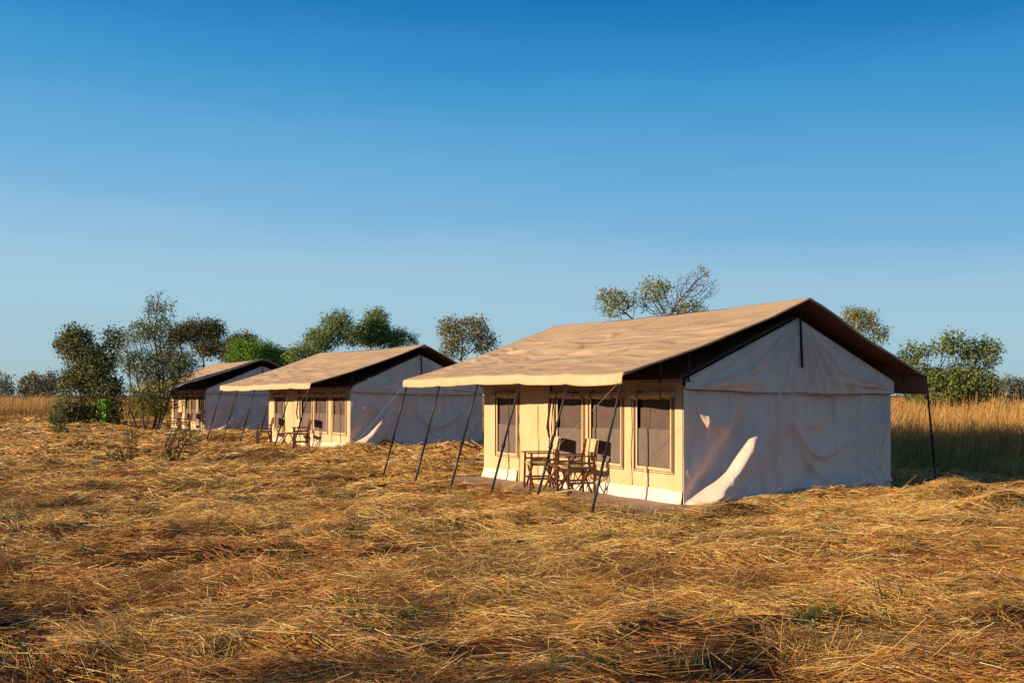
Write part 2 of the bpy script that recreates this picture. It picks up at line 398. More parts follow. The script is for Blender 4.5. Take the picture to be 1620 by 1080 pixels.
def gable_disp(x, z, sd):
    """how far the slack gable canvas stands out from its plane"""
    R = random.Random(sd); j = lambda a: R.uniform(-a, a)
    d = np.zeros_like(x)
    e = 0.0 if sd == 11 else 1.0
    wob = .05 * fbm(x * 1.0, z * 1.0, sd + 50, 2)
    def line(pz, px, za, am, wl, wr, shift=0):
        xc = np.interp(z, pz, np.array(px) + shift)
        return np.interp(z, za, am) * cusp(x - xc + wob * .5, wl, wr)
    s0 = e * j(.3)
    # long diagonal fold running down to the front corner, with its hollow
    xc = np.interp(z, [0, .12, .5, 1.2, 1.8, 2.2], np.array([.20, .42, .95, 1.50, 1.76, 1.9]) + s0); dist = x - xc
    amp = np.interp(z, [0, .3, .8, 1.2, 1.45, 1.8], [.16, .21, .18, .10, .04, .01])
    d += amp * fold(dist, .15, .42)
    d -= .09 * np.exp(-((dist + .36) / .2) ** 2) * np.interp(z, [0, .4, 1.3, 1.7], [.3, 1, 1, .2])
    d += line([0, .4, 1.0, 1.8], [.85, 1.28, 1.58, 1.80], [0, .3, .8, 1.1], [.08, .12, .07, .0], .05, .13, s0)
    # straight hanging folds below the seam
    for (xt, xb, a0, a1, wl, wr) in [(.48, .36, .05, .01, .04, .10), (.98, .70, .05, .02, .035, .09), (1.40, 1.02, .05, .03, .04, .08), (1.74, 1.62, .07, .07, .035, .11), (1.95, 2.05, .06, .05, .03, .10),
                                     (2.25, 2.55, .06, .03, .035, .10), (2.62, 2.80, .045, .025, .03, .08), (3.02, 3.02, .04, .03, .03, .08), (3.32, 3.30, .07, .05, .03, .10), (3.62, 3.42, .05, .04, .03, .09), (4.05, 3.70, .06, .05, .035, .09), (4.45, 4.25, .05, .05, .03, .08)]:
        xt += e * j(.2); xb += e * j(.25)
        xc = xb + (xt - xb) * np.clip(z / 1.8, 0, 1) ** .8
        d += (a0 * sstep(.5, 1.7, z) + a1 * sstep(1.0, .1, z)) * .9 * cusp(x - xc + wob * .35, wl, wr)
    # swags slung between the seams
    for (cx, cz, rr, am, wd) in [(3.0 + e * j(.3), 1.95, 1.08, .09, .06), (2.72 + e * j(.3), 1.92, .62, .05, .045), (3.45 + e * j(.3), 1.8, 1.40, .08, .06), (.72, 1.95, .66, .05, .06)]:
        r = np.hypot((x - cx) / .85, (z - cz) / 1.15) + wob
        ang = np.clip(-(z - cz) / np.maximum(r, .05), 0, 1)
        d += am * cusp(r - rr, wd * 2.6, wd) * ang ** 1.5
    # fan of folds from the rear top corner, and from the rear peg
    th = np.arctan2(WALL - .1 - z, W + .05 - x) + wob * .4; rr = np.hypot(WALL - z, W - x)
    for a0, am, wd in [(.50, .05, .03), (.66, .09, .03), (.85, .085, .028), (1.05, .10, .028), (1.27, .07, .022)]:
        d += am * cusp(th - a0 - e * j(.08), wd, wd * 2.2) * sstep(.2, .8, rr) * sstep(2.7, 1.5, rr)
    th = np.arctan2(z + .05, W + .05 - x); rr = np.hypot(z, W - x)
    for a0, am in [(.25, .05), (.5, .05), (.8, .04)]:
        d += am * cusp(th - a0, .03, .06) * sstep(.1, .5, rr) * sstep(1.6, .8, rr)
    # loose hem on the ground and crumples at the front edge
    lo = sstep(.42, .03, z) * (.25 + .75 * sstep(.1, .5, x))
    d += lo * (.10 + .09 * fbm(x * 1.7, z * 3, sd + 1, 3) + .04 * np.sin(x * 2.3 + 5 * z + sd))
    d += .06 * cusp(z - .20 - .07 * fbm(x * 1.1, x * 0, sd + 6, 2), .04, .09) * sstep(1.2, 2.0, x)
    ed = sstep(.5, .1, x)
    d += ed * .03 * fbm(x * 5, z * 3.2, sd + 2, 3) * sstep(1.8, 1.2, z) * sstep(.1, .5, z)
    d += .05 * np.exp(-(((x - .66) + .5 * (z - 1.3)) / .09) ** 2 - ((z - 1.27) / .13) ** 2)
    d += .03 * fbm(x * .9, z * 1.1, sd + 7, 2) + .006 * fbm(x * 3.2 + z, z * 4.2, sd + 3, 3)
    return 1.25 * d * sstep(0, .12, x) * sstep(W, W - .12, x) * sstep(1.98, 1.70, z) + .02

def upper_disp(x, z, sd):
    R = random.Random(sd + 5)
    d = np.zeros_like(x); dx, dz = x - W / 2, PEAK + .03 - z
    r = np.hypot(dx, dz); th = np.arctan2(dx, np.maximum(dz, .001)) + .025 * fbm(x * 1.5, z * 1.5, sd + 51, 2)
    for a0, am, wd in [(-1.04, .05, .022), (-.86, .07, .025), (-.66, .08, .025), (-.47, .11, .028), (-.28, .09, .026), (-.10, .06, .022), (.14, .09, .025), (.30, .13, .026), (.48, .12, .028), (.66, .10, .025), (.84, .08, .022), (1.02, .05, .02)]:
        a0 += R.uniform(-.03, .03)
        d += am * cusp(th - a0, wd * (1 + .25 / (r + .3)), wd * 3.0) * sstep(.05, .5, r) * np.exp(-r * .22)
    # pulls from the two lower corners
    for cx, sg in ((0, 1), (W, -1)):
        tc_ = np.arctan2(z - 1.78, sg * (x - cx) + .001); rc = np.hypot(z - 1.78, x - cx)
        for a0, am in [(.10, .05), (.22, .05)]:
            d += am * cusp(tc_ - a0, .02, .05) * sstep(.1, .5, rc) * sstep(2.2, 1.0, rc)
    d += .02 * fbm(x * 1.2, z * 1.6, sd + 8, 2) + .006 * fbm(x * 4, z * 4, sd + 9, 3)
    return d * 1.35

def wall_top(x): return WALL + (PEAK - WALL) * (1 - np.abs(x - W / 2) / (W / 2))

def window_group(parent, y0, y1, R, style):
    """the mesh window with what is sewn round it; the pane is the window itself"""
    n = 44; ys = np.linspace(y0 + .02, y1 - .02, n); zs = np.linspace(WZ0 + .015, WZ1 - .005, 20)
    A, B = np.meshgrid(ys, zs, indexing='ij')
    sd = R.randrange(999)
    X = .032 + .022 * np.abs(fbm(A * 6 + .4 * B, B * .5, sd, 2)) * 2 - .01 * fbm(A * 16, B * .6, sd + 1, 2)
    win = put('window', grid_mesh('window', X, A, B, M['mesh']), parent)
    # lower inner flap
    zt = WZ0 + (WZ1 - WZ0) * R.uniform(.47, .58)
    A3, B3 = np.meshgrid(np.linspace(y0 + .025, y1 - .025, 14), np.linspace(WZ0 + .02, zt, 10), indexing='ij')
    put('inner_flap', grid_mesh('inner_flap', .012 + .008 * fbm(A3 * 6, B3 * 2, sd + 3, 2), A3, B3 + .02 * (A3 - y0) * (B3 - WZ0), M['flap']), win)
    # canvas border and dark piping
    for k, (o, w, mt, px) in enumerate([(.0, .030, 'cream', -.010), (.070, .008, 'piping', -.012), (.038, .007, 'piping', -.016)]):
        fr = MB()
        a, b_, c, d = y0 - o, y1 + o, WZ0 - o, WZ1 + .02
        th = .012
        fr.box((px, a, (c + d) / 2), (th, w, d - c)); fr.box((px, b_, (c + d) / 2), (th, w, d - c))
        fr.box((px - .001, (a + b_) / 2, c), (th, b_ - a + w, w))
        fr.build('frame' if k == 0 else 'piping', M[mt], win)
    # rolled-up flap above, with ties
    rl = MB(); yy = np.linspace(y0 - .10, y1 + .09, 16)
    pts = [(-.065, y, WZ1 + .075 - .012 * math.sin((y - y0) * 5 + sd)) for y in yy]
    rl.tube(pts, [.055 + .010 * math.sin(i * 1.7 + sd) + .006 * R.random() for i in range(16)], 12)
    roll = rl.build('rolled_flap', M['cream'], win, smooth=True)
    for ty in (y0 + .12, y1 - .14):
        tb = MB(); n_ = 14
        tb.tube([(-.065 + .068 * math.cos(2 * math.pi * i / n_), ty, WZ1 + .075 + .068 * math.sin(2 * math.pi * i / n_)) for i in range(n_ + 1)], .008, 6, cap=False)
        tb.build('tie', M['piping'], roll)
    return win

def make_tent(idx, label, sd, style):
    t = TENTS[idx]; R = random.Random(sd)
    T = thing('safari_tent', label, 'tent', (*t['p'], 0), t['rz'], 'safari tents in a row')
    # --- fly sheet
    hi = idx == 0
    xs = np.concatenate([np.linspace(FX0, W / 2, 130 if hi else 64), np.linspace(W / 2, FX1, 40 if hi else 24)[1:]]); ys = np.linspace(FY0, FY1, 180 if hi else 90)
    A, B = np.meshgrid(xs, ys, indexing='ij')
    Z = fly_z(A, B, sd)
    # gable edges are pulled in slightly between their ties
    edge = np.minimum(B - FY0, FY1 - B)
    Bw = B + np.where(B < 2, 1, -1) * .05 * np.abs(np.sin((A - FX0) * 2.1)) * sstep(.6, 0, edge)
    Bw = Bw + np.where(B > 3, .12 * sstep(FX0, W / 2, A) * (B / FY1), 0)
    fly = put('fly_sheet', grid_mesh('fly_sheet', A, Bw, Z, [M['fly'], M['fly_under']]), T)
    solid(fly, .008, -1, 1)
    # hems down the gable edges
    for yi in (0, -1):
        hm = MB(); step = 4
        pts = [(A[i, yi], Bw[i, yi], Z[i, yi] - .012) for i in range(0, len(xs), step)] + [(A[-1, yi], Bw[-1, yi], Z[-1, yi] - .012)]
        hm.tube(pts, [.017 + .006 * abs(math.sin(i * 1.3)) for i in range(len(pts))], 7)
        hm.build('edge_hem', M['fly'], fly, smooth=True)
    # seams across the fly
    for yy in (1.5, 3.35, 5.2):
        sm = MB(); xx = np.linspace(FX0 + .02, W / 2, 50); zz = fly_z(xx, np.full(50, yy), sd) + .003
        for i in range(49):
            sm.add([(xx[i], yy - .012, zz[i]), (xx[i + 1], yy - .012, zz[i + 1]), (xx[i + 1], yy + .012, zz[i + 1]), (xx[i], yy + .012, zz[i])], [(0, 1, 2, 3)])
        sm.build('seam', M['fly'], fly)
    # valances
    ys2 = np.linspace(FY0, FY1, 140)
    def valance(x0, zt, drop, out):
        k = np.linspace(0, 1, 7); Bv, K = np.meshgrid(ys2, k, indexing='ij')
        zt = np.repeat(zt[:, None], 7, 1)
        dr = drop + .012 * fbm(Bv * 1.6, Bv * 0, sd + 4, 2)
        X = x0 + out * (.006 + .012 * np.sin(K * 2.0) + .022 * fbm(Bv * 1.4, K * .8, sd + 5, 2) * K + .006 * fbm(Bv * 6, K, sd + 6, 2) * K)
        return grid_mesh('valance', X, Bv, zt - .004 - dr * K, [M['hem'], M['fly_under']])
    v1 = put('valance', valance(FX0, fly_z(np.full(140, FX0), ys2, sd), .155, -1), T); solid(v1, .004, 0)
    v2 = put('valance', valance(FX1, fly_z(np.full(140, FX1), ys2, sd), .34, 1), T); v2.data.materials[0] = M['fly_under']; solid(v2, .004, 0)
    # --- inner roof
    xr = np.linspace(-.03, W + .03, 41); yr = np.linspace(-.015, LEN + .02, 30)
    A, B = np.meshgrid(xr, yr, indexing='ij')
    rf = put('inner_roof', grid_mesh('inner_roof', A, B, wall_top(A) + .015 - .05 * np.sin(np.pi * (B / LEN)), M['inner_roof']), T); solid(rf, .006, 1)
    # --- front wall with window openings
    yl = set(np.round(np.linspace(0, LEN, 125), 4)); zl = set(np.round(np.linspace(.0, WALL, 44), 4))
    for a, b_ in WINDOWS: yl |= {a, b_}
    zl |= {WZ0, WZ1}
    yl = np.array(sorted(yl)); zl = np.array(sorted(zl))
    A, B = np.meshgrid(yl, zl, indexing='ij')
    bul = np.sin(np.pi * np.clip(B / WALL, 0, 1)) * np.sin(np.pi * np.clip(A / LEN, 0, 1)) ** .5
    X = -.020 * fbm(A * 1.1, B * .6, sd + 20, 3) * bul - .012 * fbm(A * 4, B * .5, sd + 21, 2) * bul
    for a, b_ in WINDOWS:     # flat next to the sewn frames
        X = X * sstep(-.02, .2, rect_dist(A, B, a, b_, WZ0, WZ1)) + 0
    dmask = sstep(3.5, 3.65, A) * sstep(4.85, 4.7, A)
    X = X - dmask * .03 * np.abs(fbm(A * 4.5, B * .25, sd + 23, 2)) * sstep(0, .4, B)
    if style:   # slack canvas bulging round the sewn windows
        X = X - .05 * fbm(A * 2.6, B * 1.3, sd + 25, 2) * bul * sstep(0, .25, np.minimum.reduce([rect_dist(A, B, a, b_, WZ0, WZ1) for a, b_ in WINDOWS]))
    cy, cz = (A[:-1, :-1] + A[1:, 1:]) / 2, (B[:-1, :-1] + B[1:, 1:]) / 2
    sk = np.zeros_like(cy, bool)
    for a, b_ in WINDOWS: sk |= (cy > a) & (cy < b_) & (cz > WZ0) & (cz < WZ1)
    fw = put('front_wall', grid_mesh('front_wall', X, A, B, M['cream'], skip=sk), T)
    sm = MB()
    for yy, z0, z1 in [(1.24, .02, 1.78), (4.10, .06, 1.5), (3.56, .06, 1.75), (4.78, .02, 1.75)]:
        n_ = 18; sm2 = MB()
        sm2.tube([(-.014 - .006 * math.sin(i * .9 + yy), yy + .012 * math.sin(i * .55 + yy * 3), z0 + (z1 - z0) * i / n_) for i in range(n_ + 1)], .006, 5)
        sm2.build('seam', M['piping'], fw)
    for a, b_ in WINDOWS: window_group(T, a, b_, R, style)
    # dark strap hanging beside the door
    st = MB(); st.tube([(-.05, 3.58, 1.9), (-.07, 3.60, 1.5), (-.09, 3.66, 1.1), (-.06, 3.63, .92)], .022, 7); st.build('door_strap', M['black'], T, smooth=True)
    # white mud skirt along the foot of the front wall, open at the door
    for a, b_ in [(-.01, 3.5), (4.85, LEN)]:
        ys3 = np.linspace(a, b_, int((b_ - a) * 14)); ks = np.linspace(0, 1, 6); A, K = np.meshgrid(ys3, ks, indexing='ij')
        Zs = K * (.215 + .012 * np.sin(A * 1.7)); X = -.020 - .05 * (1 - K) ** 2 * (1 + .6 * fbm(A * 1.5, K, sd + 30, 2)) - .010 * fbm(A * 3, K * 2, sd + 31, 2)
        solid(put('mud_skirt', grid_mesh('mud_skirt', X, A, Zs + .002, M['skirt']), T), .004, 0)
    # top band of the front wall, where the eave joins
    tb = MB(); tb.box((-.03, LEN / 2, WALL - .055), (.02, LEN + .02, .10)); tb.build('wall_band', M['cream'], T)
    # --- gables
    for far in (0, 1):
        xs = np.linspace(0, W, (300 if hi else 150) if not far else 40); ks = np.linspace(0, 1, (100 if hi else 60) if not far else 24); A, K = np.meshgrid(xs, ks, indexing='ij')
        seam = 1.83 - .05 * np.sin(np.pi * A / W) - .06 * A / W + .02
        Z = K * seam
        Dsp = gable_disp(A, Z, sd) if not far else .03 * fbm(A, Z, sd, 2)
        Yv = -Dsp if not far else LEN + Dsp
        # the foot at the front corner is drawn out over the ground
        g = put('gable_wall', grid_mesh('gable_wall', A, Yv, Z, M['grey'], flip=bool(far)), T); solid(g, .004, 0)
        if not far:
            for sx in (1.74, 3.32):
                zz = np.linspace(.05, 1.7, 40); yy = gable_disp(np.full(40, sx), zz, sd); s2 = MB()
                s2.tube([(sx, -yy[i] - .002, zz[i]) for i in range(40)], .005, 5); s2.build('seam', M['grey'], g)
        xs = np.linspace(0, W, (280 if hi else 150) if not far else 40); ks = np.linspace(0, 1, 60 if not far else 16); A, K = np.meshgrid(xs, ks, indexing='ij')
        z0 = 1.80 - .05 * np.sin(np.pi * A / W) - .07 * A / W - .012 * np.abs(np.sin(A * 1.9 + sd)); z1 = wall_top(A)
        Z = z0 + (z1 - z0) * K
        Dsp = upper_disp(A, Z, sd) if not far else .02 * fbm(A, Z, sd, 2)
        lim = sstep(0, .25, K)
        off = .075
        Yv = -(off + Dsp * (0.35 + .65 * sstep(1, .75, K))) if not far else LEN + .03 + Dsp
        g2 = put('gable_flap', grid_mesh('gable_flap', A, Yv, Z, M['grey'], flip=bool(far)), T); solid(g2, .005, 0)
        if not far:
            hm = MB(); hm.tube([(A[i, 1], Yv[i, 1] - .006, Z[i, 1]) for i in range(0, len(xs), 2)], .006, 5); hm.build('seam', M['piping'], g2)
            hm = MB(); hm.tube([(A[i, -1], Yv[i, -1] - .008, Z[i, -1] - .03) for i in range(2, len(xs) - 1, 3)], .014, 6); hm.build('edge_hem', M['grey'], g2, smooth=True)
    xs = np.linspace(0, LEN, 60); zs = np.linspace(0, WALL, 20); A, B = np.meshgrid(xs, zs, indexing='ij')
    put('back_wall', grid_mesh('back_wall', W + .03 * fbm(A, B, sd + 40, 3), A, B, M['grey'], flip=True), T)
    # --- frame
    rp = MB(); rp.tube([(W / 2, FY0 + .1, RIDGE - .06), (W / 2, FY1 - .1, RIDGE - .06)], .025, 8); rp.build('ridge_pole', M['steel'], T, smooth=True)
    gp = MB(); gp.tube([(W / 2 - .02, -.145, RIDGE - .09), (W / 2, -.150, 2.6), (W / 2 + .02, -.155, 2.16)], .020, 8); gp.build('gable_pole', M['black'], T, smooth=True)
    for (x, y, s) in [(-.55, -.12, .02), (.0, -.13, .016), (W + .25, -.1, .016), (-.55, 6.4, .02)]:
        zt = float(fly_z(np.array([x]), np.array([max(y, -.39)]), sd)[0]) - .02
        s_ = MB(); s_.tube([(x, y, WALL - .07 if x < 0 else WALL - .02), (x + .02, y, zt)], s, 7); s_.build('strut', M['steel'], T, smooth=True)
    rl = MB(); rl.tube([(-.9, -.12, WALL - .06), (.05, -.12, WALL - .03)], .014, 6); rl.build('rail', M['wood'], T, smooth=True)
    cp = MB()
    # awning poles
    def pole(top, foot):
        wx, wy = to_world(t, foot[0], foot[1]); g = hz(wx, wy)
        top, f = Vector(top), Vector((foot[0], foot[1], g - .08))
        p = MB(); mid = f.lerp(top, .47)
        p.tube([f, mid], .0215, 9); p.tube([mid, top], .0175, 9)
        po = p.build('awning_pole', M['steel'], T, smooth=True)
        c = MB(); d = (top - f).normalized()
        c.tube([mid - d * .035, mid + d * .045], .027, 9); c.tube([mid, mid + Vector((-.05, 0, 0))], .008, 6)
        c.build('clamp', M['black'], po, smooth=True)
    for k, y in enumerate(POLE_Y):
        ez = float(eave_z(np.array([y]), sd)[0])
        pole((FX0 + .025, y, ez - .12), (-2.02 + R.uniform(-.03, .03), y - .03 + R.uniform(-.06, .06)))
    for y in (FY0 + .03, 3.3, FY1 - .1):
        pole((FX1 + .02, y, 2.05), (FX1 + .26 + R.uniform(-.04, .04), y - .06))
    # guy ropes
    def rope(a, b_, r=.0026):
        wx, wy = to_world(t, b_[0], b_[1]); g = hz(wx, wy)
        a = Vector(a); e = Vector((b_[0], b_[1], g + .05))
        q = MB(); q.tube([a.lerp(e, i / 6) - Vector((0, 0, .05 * math.sin(math.pi * i / 6))) for i in range(7)], r, 5)
        ro = q.build('guy_rope', M['rope'], T)
        pg = MB(); pg.tube([e + Vector((0, 0, .06)), e - Vector((.02, 0, .2))], .010, 6); pg.build('peg', M['steel'], ro)
    rope((FX0, FY0 + .04, 1.93), (-1.55, 2.65))
    rope((FX1, FY0 + .04, 1.95), (7.6, -.9), .003)
    rope((FX0, FY1 - .05, 1.93), (-2.6, 8.3), .0025)
    return T

make_tent(0, 'nearest and largest-looking canvas safari tent, with two chairs and a groundsheet before its windows', 11, 0)
make_tent(1, 'middle safari tent of the row, with wavy cream cloth round its dark windows', 57, 1)
make_tent(2, 'farthest, smallest-looking safari tent, half hidden behind the thin twiggy tree', 83, 1)

# groundsheet before the nearest tent
t = TENTS[0]
xs = np.linspace(-1.38, .3, 34); ys = np.linspace(-.75, 6.3, 110); A, B = np.meshgrid(xs, ys, indexing='ij')
edge = sstep(-.7, -1.25, A) * .2 * fbm(B * .9, A * .5, 71, 3)
Wx, Wy = to_world(t, A, B)
Z = height(Wx, Wy) * .6 + .018 + .012 * fbm(A * 2, B * 2, 72, 3) + .02 * sstep(-.8, -1.3, A) * (fbm(B * 1.1, A, 73, 2))
o = put('groundsheet', grid_mesh('groundsheet', A + edge, B + .06 * fbm(A * 2, B * 2, 74, 2), Z, M['sheet']), None, (*t['p'], 0), t['rz'])
tag(solid(o, .005, 0), 'dusty brown groundsheet spread under the chairs before the nearest tent', 'groundsheet')

# ------------------------------------------------------------------ chairs and tables
def chair_mesh():
    w, d = .54, .46          # local: +x is where the chair faces, y across
    P = {}
    legs = []
    for sy in (-1, 1):
        a = MB(); a.bar((d / 2 + .0, sy * w / 2, .0), (d / 2 - .02, sy * w / 2, .64), .028, .036, (1, 0, 0)); legs.append(a.mesh('front_post', M['wood']))
    P['front_post'] = legs
    bp_ = []
    for sy in (-1, 1):
        a = MB(); a.bar((-d / 2 - .02, sy * w / 2, .0), (-d / 2 + .0, sy * w / 2, .60), .028, .036, (1, 0, 0)); a.bar((-d / 2 + .0, sy * w / 2, .60), (-d / 2 - .07, sy * w / 2, .92), .026, .034, (1, 0, 0)); bp_.append(a.mesh('back_post', M['wood']))
    P['back_post'] = bp_
    P['armrest'] = []
    P['side_rail'] = []
    for sy in (-1, 1):
        a = MB(); a.box((0, sy * w / 2, .652), (d + .10, .052, .022)); P['armrest'].append(a.mesh('armrest', M['wood']))
        for z in (.45, .535, .20):
            a = MB(); a.box((-.005, sy * w / 2, z), (d - .01, .022, .036)); P['side_rail'].append(a.mesh('side_rail', M['wood']))
    P['cross_leg'] = []
    for xx in (d / 2 - .05, -d / 2 + .04):
        for s in (-1, 1):
            a = MB(); a.bar((xx + s * .012, -s * (w / 2 - .02), .03), (xx + s * .012, s * (w / 2 - .02), .44), .020, .034, (1, 0, 0)); P['cross_leg'].append(a.mesh('cross_leg', M['wood']))
    u = np.linspace(-1, 1, 14); vv = np.linspace(-d / 2 + .02, d / 2 - .01, 8); A, B = np.meshgrid(vv, u, indexing='ij')
    P['seat'] = [grid_mesh('seat', A, B * w / 2, .475 - .035 * (1 - B ** 2), M['chair_cloth'])]
    z = np.linspace(.70, .93, 8); A, B = np.meshgrid(u, z, indexing='ij')
    P['backrest'] = [grid_mesh('backrest', -d / 2 - .03 - (B - .62) * .16 - .035 * (1 - A ** 2) - .006, A * (w / 2 + .018), B, M['chair_cloth'])]
    return P
CH = chair_mesh()
def chair(t, x, y, turn, label):
    wx, wy = to_world(t, x, y)
    c = thing('director_chair', label, 'chair', (wx, wy, hz(wx, wy) + .022), t['rz'] + math.pi + turn, 'director chairs outside the tents')
    for k, ms in CH.items():
        for me in ms:
            o = put(k, me, c)
            if k in ('seat', 'backrest'): solid(o, .008, 0)
    return c
def table_mesh():
    P = {}
    a = MB(); n = 20
    for i in range(6):      # slatted top
        yy = -.21 + i * .084
        s = MB(); s.box((0, yy, .46), (.44, .074, .018)); P.setdefault('slat', []).append(s.mesh('slat', M['wood']))
    for xx in (-.17, .17):
        for s_ in (-1, 1):
            a = MB(); a.bar((xx + s_ * .013, -s_ * .21, .01), (xx + s_ * .013, s_ * .19, .44), .022, .034, (1, 0, 0)); P.setdefault('cross_leg', []).append(a.mesh('cross_leg', M['wood']))
    for yy in (-.17, .17):
        a = MB(); a.box((0, yy, .438), (.40, .03, .024)); P.setdefault('rail', []).append(a.mesh('rail', M['wood']))
    return P
TB = table_mesh()
def table(t, x, y, turn, label):
    wx, wy = to_world(t, x, y)
    c = thing('folding_table', label, 'table', (wx, wy, hz(wx, wy) + .022), t['rz'] + turn, 'small folding tables between the chairs')
    for k, ms in TB.items():
        for me in ms: put(k, me, c)
R10 = math.radians
chair(TENTS[0], -.46, 2.22, R10(-14), 'wooden director chair with upright cream back, nearer the bare corner of the nearest tent')
chair(TENTS[0], -.50, 3.28, R10(-20), 'wooden director chair behind the slanting pole, deeper along the nearest tent')
table(TENTS[0], -.42, 2.80, R10(8), 'low slatted wooden table between the two chairs of the nearest tent')
chair(TENTS[1], -.52, 2.35, R10(-20), 'wooden director chair before the dark windows of the middle tent')
chair(TENTS[1], -.55, 5.30, R10(-26), 'wooden director chair at the far end of the middle tent, behind its poles')
table(TENTS[1], -.60, 3.15, R10(12), 'low slatted wooden table beside the chair of the middle tent')
chair(TENTS[2], -.55, 1.35, R10(-15), 'director chair by the near corner of the farthest tent, behind twigs')
chair(TENTS[2], -.60, 3.1, R10(-28), 'director chair farther along the farthest tent, by the thin tree')

# ------------------------------------------------------------------ trees
def colonise(base, blobs, npts, rng, stems=1, step=.22, di=1.6, dk=.38, spread=.25, wob=.25, maxit=140, maxn=2600):
    """space colonisation: branches grow towards points scattered through the crown's lobes"""
    pts = []
    vol = np.array([b_[3] * b_[4] * b_[5] for b_ in blobs]); pr = vol / vol.sum()
    for b_, n in zip(blobs, rng.multinomial(npts, pr)):
        d = rng.normal(size=(n, 3)); d /= np.linalg.norm(d, axis=1)[:, None]
        r = rng.random(n) ** (1 / 2.4)
        pts.append(np.array(b_[:3]) + d * r[:, None] * np.array(b_[3:6]))
    P = np.concatenate(pts)
    nodes = []; par = []
    zlow = P[:, 2].min()
    cen = P.mean(0); size = P[:, 2].max() - base[2]
    for s in range(stems):
        a = rng.random() * 6.283
        fan = .10 if stems < 5 else .05 * size
        p = np.array([base[0] + fan * (stems > 1) * math.cos(a), base[1] + fan * (stems > 1) * math.sin(a), base[2] - .15]); prev = -1
        outw = np.array([math.cos(a), math.sin(a) * .7, 0]) * (.55 if stems >= 5 else 0)
        tgt = P[rng.integers(len(P))] * .55 + cen * .45
        while True:
            nodes.append(p.copy()); par.append(prev); prev = len(nodes) - 1
            if p[2] > base[2] + max(.35 if stems < 5 else size * rng.uniform(.15, .4), (zlow - base[2]) * (.75 + .3 * rng.random())): break
            d = tgt - p; d /= np.linalg.norm(d)
            d = d * spread * 2 + np.array([0, 0, 1.0]) + outw + rng.normal(size=3) * wob * .7; d /= np.linalg.norm(d)
            p = p + d * step
    V = np.array(nodes)
    D = np.linalg.norm(P[:, None] - V[None], axis=2); near = D.argmin(1); nd = D.min(1)
    nodes = list(V); alive = np.ones(len(P), bool)
    first = True
    for it in range(maxit):
        k = alive & (nd < (di if not first else 99))
        if not k.any():
            if alive.sum() and not first: k = alive & (nd < nd[alive].min() + .3)
            else: break
        first = False
        ids = near[k]; dirs = P[k] - np.array(nodes)[ids]; dirs /= np.linalg.norm(dirs, axis=1)[:, None] + 1e-9
        u, inv = np.unique(ids, return_inverse=True)
        acc = np.zeros((len(u), 3)); np.add.at(acc, inv, dirs)
        acc += rng.normal(size=acc.shape) * wob
        acc /= np.linalg.norm(acc, axis=1)[:, None] + 1e-9
        new = np.array(nodes)[u] + acc * step
        s0 = len(nodes)
        nodes += list(new); par += list(u)
        Dn = np.linalg.norm(P[:, None] - new[None], axis=2); mn = Dn.min(1); am = Dn.argmin(1)
        upd = mn < nd; nd[upd] = mn[upd]; near[upd] = s0 + am[upd]
        alive &= nd > dk
        if len(nodes) > maxn: break
    return np.array(nodes), np.array(par)

def branch_mesh(name, V, par, r_tip, mat, r_max, pw=2.4):
    n = len(V); w = np.zeros(n); kids = np.zeros(n, int)
    for i in range(n):
        if par[i] >= 0: kids[par[i]] += 1
    for i in range(n - 1, -1, -1):
        if kids[i] == 0: w[i] = r_tip ** pw
        if par[i] >= 0: w[par[i]] += w[i]
    r = np.minimum(w ** (1 / pw), r_max)
    e = np.array([i for i in range(n) if par[i] >= 0]); a = V[par[e]]; b_ = V[e]; ra = np.minimum(r[par[e]], r[e] * 1.5); rb = r[e]
    d = b_ - a; d /= np.linalg.norm(d, axis=1)[:, None] + 1e-9
    x = np.cross(d, [.21, .35, .91]); x /= np.linalg.norm(x, axis=1)[:, None] + 1e-9; y = np.cross(d, x)
    K = 4; vs = []
    for end, rr in ((a - d * .01, ra), (b_ + d * .01, rb)):
        for k in range(K):
            t = 2 * math.pi * k / K
            vs.append(end + (x * math.cos(t) + y * math.sin(t)) * rr[:, None])
    vs = np.stack(vs, 1).reshape(-1, 3)
    m_ = len(e); o = np.arange(m_)[:, None] * (2 * K)
    q = np.stack([np.concatenate([o + k, o + (k + 1) % K, o + K + (k + 1) % K, o + K + k], 1) for k in range(K)], 1).reshape(-1, 4)
    return mesh_np(name, vs, q, 4, mat, smooth=True), r

def leaf_mesh(name, C, size, rng, colors, weights, mat, aspect=.5, up=.3):
    n = len(C)
    d = rng.normal(size=(n, 3)); d[:, 2] = d[:, 2] * .8 + up; d /= np.linalg.norm(d, axis=1)[:, None]
    x = np.cross(d, rng.normal(size=(n, 3))); x /= np.linalg.norm(x, axis=1)[:, None] + 1e-9
    s = size * (.6 + .8 * rng.random(n))[:, None]
    nrm = np.cross(d, x)
    v = np.stack([C - d * s * .5, C + x * s * aspect * .5 + nrm * s * .08, C + d * s * .5, C - x * s * aspect * .5 + nrm * s * .08], 1).reshape(-1, 3)
    f = np.arange(4 * n).reshape(-1, 4)
    col = np.array(colors)[rng.choice(len(colors), n, p=np.array(weights) / sum(weights))] * (.85 + .85 * rng.random((n, 1)))
    return mesh_np(name, v, f, 4, mat, cols=np.repeat(col, 4, 0))

